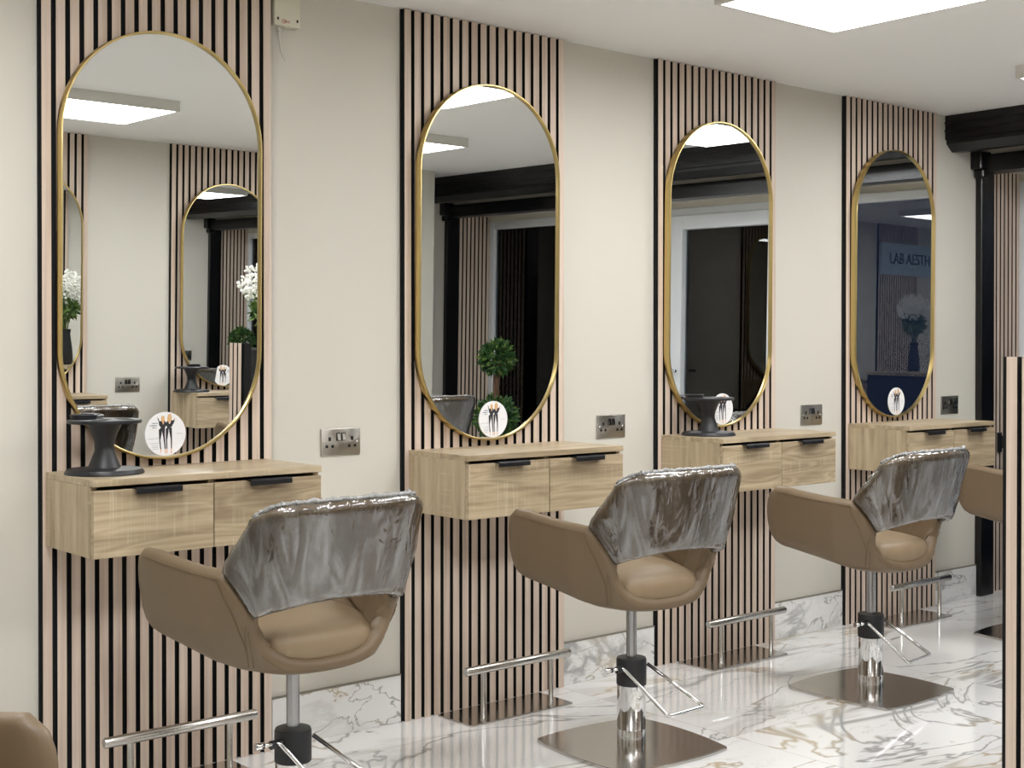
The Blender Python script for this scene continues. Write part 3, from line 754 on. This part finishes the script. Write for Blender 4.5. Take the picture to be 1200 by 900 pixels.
bm = BM(); tube(bm, [(-.022,-.014,.002),(-.021,-.014,-.012)], .0055, 12); tube(bm, [(-.021,-.014,-.010),(-.0205,-.014,-.035),(-.017,-.015,-.065),(-.012,-.016,-.085),(-.004,-.018,-.103)], [.0042,.0040,.0034,.0026,.001], 10); obj('cable', bm, M['cable'], t)

# ------------------------------------------------------------------ ceiling panel lights
def make_light(loc, label, group):
    t = thing('ceiling_panel_light', label, 'ceiling light', loc, 0, group)
    h = .30; f = .014; bm = BM()
    for a, b in (((-h,-h,-.05),(h,-h+f,0)),((-h,h-f,-.05),(h,h,0)),((-h,-h+f,-.05),(-h+f,h-f,0)),((h-f,-h+f,-.05),(h,h-f,0)),((-h+f,-h+f,-.012),(h-f,h-f,0))): box(bm, a, b)
    obj('frame', bm, M['white_metal'], t)
    obj('diffuser', box(BM(), (-h+f,-h+f,-.047), (h-f,h-f,-.040)), M['diffuser'], t); return t
lt = make_light((3.50,-1.135,H-.0005), 'square white ceiling panel light glowing at the top edge of the view', 'square ceiling panel lights')
for x, y, l in ((5.285,-1.13,'square ceiling panel light at the far right edge by the shopfront, only its side showing'),(2.65,-2.68,'square ceiling panel light reflected at the upper left of the biggest mirror'),(4.40,-2.70,'square ceiling panel light reflected as a small strip at the left of the second mirror'),(.85,-2.68,'square ceiling panel light above the viewpoint, out of view'),(.95,-1.13,'square ceiling panel light added out of view to brighten the left end')):  # last light is unseen, added where it brightens the left wall
    dup(lt, (x,y,H-.0005), 0, l)

# ------------------------------------------------------------------ reception desk at right
t = thing('slatted_pillar', 'slatted end pillar of the reception desk with a black edge at the right border', 'pillar', (3.04,-1.90,0))
obj('core', box(BM(), (0.0, -.145, .002), (.03, 0.0, 1.207)), M['felt'], t)
bm = BM()
for k in range(3): box(bm, (-.0105, -.016-k*.04-.027, .002), (-.0005, -.016-k*.04, 1.207), 0, 1, 1); box(bm, (-.012, -.016-k*.04-.027, .002), (-.0105, -.016-k*.04, 1.207))
obj('slats', bm, [M['slat'], M['felt']], t)
t = thing('reception_counter', 'low slatted reception counter behind the pillar, mostly beyond the right border', 'counter', (3.04,-1.90,0))
bm = BM(); prism(bm, [(.032,-.145),(.41,-.145),(.41,-.75),(.88,-.75),(.88,-.012),(.032,-.012)], 'z', .002, .97); obj('core', bm, M['felt'], t)
bm = BM()
for k in range(20): box(bm, (.036+k*.04, -.0115, .002), (.063+k*.04, .0005, .97), .0012, 1)
obj('slats', bm, M['slat'], t)
bm = BM(); prism(bm, [(.032,-.145),(.40,-.145),(.40,-.76),(.90,-.76),(.90,.006),(.032,.006)], 'z', .9705, .995); obj('worktop', bm, M['oak_top'], t)
t = thing('card_terminal', 'small black framed device on the reception counter, reflected in the biggest mirror', 'device', (3.136,-1.96,.995))
bm = BM(); box(bm, (-.06,-.03,0), (.06,.03,.19), .006, 2); obj('body', bm, M['black_plastic'], t)
bm = BM()
for a, b in (((-.06,.030,0),(-.053,.033,.19)),((.053,.030,0),(.06,.033,.19)),((-.053,.030,.182),(.053,.033,.19)),((-.053,.030,0),(.053,.033,.008))): box(bm, a, b)
obj('bezel', bm, M['pole_steel'], t)

# ------------------------------------------------------------------ plants (seen in the mirrors, one tip direct)
def leaves(bm, c, R, n, size, rnd, mi=(0,1), squash=1.0, inner=.6):
    for _ in range(n):
        v = Vector((rnd.gauss(0,1), rnd.gauss(0,1), rnd.gauss(0,1))).normalized(); r = R*(inner+(1-inner)*rnd.random()**.5)
        p = Vector(c)+Vector((v.x*r, v.y*r, v.z*r*squash)); d = (v+Vector((rnd.gauss(0,.6), rnd.gauss(0,.6), rnd.gauss(0,.6)))).normalized()
        s = d.cross(Vector((rnd.gauss(0,1), rnd.gauss(0,1), rnd.gauss(0,1)))).normalized(); u = d.cross(s); L = size*(.7+.6*rnd.random()); w = L*.28
        q = [p, p+d*L*.4+s*w+u*.1*L, p+d*L, p+d*L*.4-s*w+u*.1*L]; mdl = p+d*L*.45-u*.05*L
        vs = [bm.verts.new(a) for a in q]; vm = bm.verts.new(mdl); m = mi[0] if rnd.random() < .75 else mi[1]
        for a, b in ((0,1),(1,2),(2,3),(3,0)): bm.faces.new([vs[a], vs[b], vm]).material_index = m
def make_topiary(loc, label, group):
    rnd = random.Random(11); t = thing('ball_topiary', label, 'plant', loc, 0, group)
    bm = BM(); lathe(bm, [(0,0),(.085,0),(.11,.29),(.112,.30),(.104,.30),(.10,.285),(0,.285)], 36) 
    obj('pot', bm, M['pot'], t); obj('soil', lathe(BM(), [(0,.286),(.099,.286),(.09,.292),(0,.295)], 30), M['soil'], t)
    bm = BM()
    for k in range(3): tube(bm, [(.012*math.cos(k*2.1+z*9), .012*math.sin(k*2.1+z*9), z) for z in np.linspace(.30,1.06,22)], .012, 8)
    obj('trunk', bm, M['bark'], t)
    bm = BM(); leaves(bm, (0,0,1.09), .105, 800, .038, rnd); obj('upper_foliage', bm, [M['leaf'], M['leaf2']], t)
    bm = BM(); leaves(bm, (0,0,.69), .135, 900, .042, rnd); obj('lower_foliage', bm, [M['leaf'], M['leaf2']], t)
    return t
tp = make_topiary((5.72,-3.36,0), 'two-ball topiary tree by the shopfront window, reflected in the second mirror', 'ball topiaries by the shopfront')
dup(tp, (6.30,-.24,.0), 0, 'ball topiary behind the slatted pillar at right, only its leafy top showing')
t = thing('flower_vase', 'vase of white baby\'s breath on the reception counter, reflected in the biggest mirror', 'flowers', (3.49,-2.50,.995))
rnd = random.Random(4)
bm = BM(); lathe(bm, [(0,0),(.045,0),(.05,.02),(.042,.12),(.03,.2),(.036,.23),(.03,.23),(.024,.2),(.03,.12),(0,.02)], 28); obj('vase', bm, M['black_plastic'], t, 50)
bm = BM(); leaves(bm, (0,0,.37), .065, 150, .05, rnd, (0,1)); 
for k in range(24):
    a = rnd.random()*6.28; r = rnd.random()*.13; tube(bm, [(0,0,.12),(r*.3*math.cos(a), r*.3*math.sin(a), .3),(r*math.cos(a), r*math.sin(a), .42+.12*rnd.random())], .0015, 5)
obj('greenery', bm, [M['leaf2'], M['leaf']], t)
bm = BM()
for k in range(420):
    v = Vector((rnd.gauss(0,1), rnd.gauss(0,1), rnd.gauss(0,1))).normalized()*(.14*rnd.random()**.4); bmesh.ops.create_icosphere(bm, subdivisions=1, radius=.006+.006*rnd.random(), matrix=Matrix.Translation((v.x, v.y, .50+v.z*.85)))
obj('blossoms', bm, M['petal'], t)

# shop sign on the opposite wall, mirrored in the dark window
def text(name, body, size, m, parent, loc, rot, ext=.004):
    cu = bpy.data.curves.new(name, 'FONT'); cu.body = body; cu.size = size; cu.extrude = ext; cu.align_x = 'CENTER'; cu.align_y = 'CENTER'
    o = bpy.data.objects.new('tmp', cu); COL.objects.link(o); dg = bpy.context.evaluated_depsgraph_get(); dg.update()
    me = bpy.data.meshes.new_from_object(o.evaluated_get(dg)); bpy.data.objects.remove(o); me.name = name
    r = link(name, me, m, parent); r.location = loc; r.rotation_euler = rot; return r
t = thing('wall_sign', 'pale blue name board on the opposite wall, dimly mirrored in the rightmost mirror', 'sign', (1.40, OPP+.0225, 1.86), PI)
obj('board', box(BM(), (-.50,-.03,0), (.50,-.001,.30), .004, 2), M['sign'], t)
text('lettering', 'LAB AESTH', .15, M['letters'], t, (0,-.031,.15), (PI/2,0,0))

# ------------------------------------------------------------------ outside, camera, view
w = bpy.data.worlds.new('night'); S.world = w; w.use_nodes = True
w.node_tree.nodes['Background'].inputs[0].default_value = (.006,.008,.016,1); w.node_tree.nodes['Background'].inputs[1].default_value = 1.0
cam = bpy.data.cameras.new('camera'); co = bpy.data.objects.new('camera', cam); COL.objects.link(co)
co.location = (0, -3.649, 1.231); co.rotation_euler = (math.radians(90-.4528), 0, math.radians(-40.218))
cam.sensor_fit = 'HORIZONTAL'; cam.sensor_width = 36; cam.lens = 1592.6/1200*36; cam.shift_y = -30.9/1200; cam.clip_start = .02
S.camera = co
S.view_settings.view_transform = 'Standard'; S.view_settings.look = 'None'; S.view_settings.gamma = 1; S.view_settings.use_curve_mapping = False
S.view_settings.exposure = 1.37
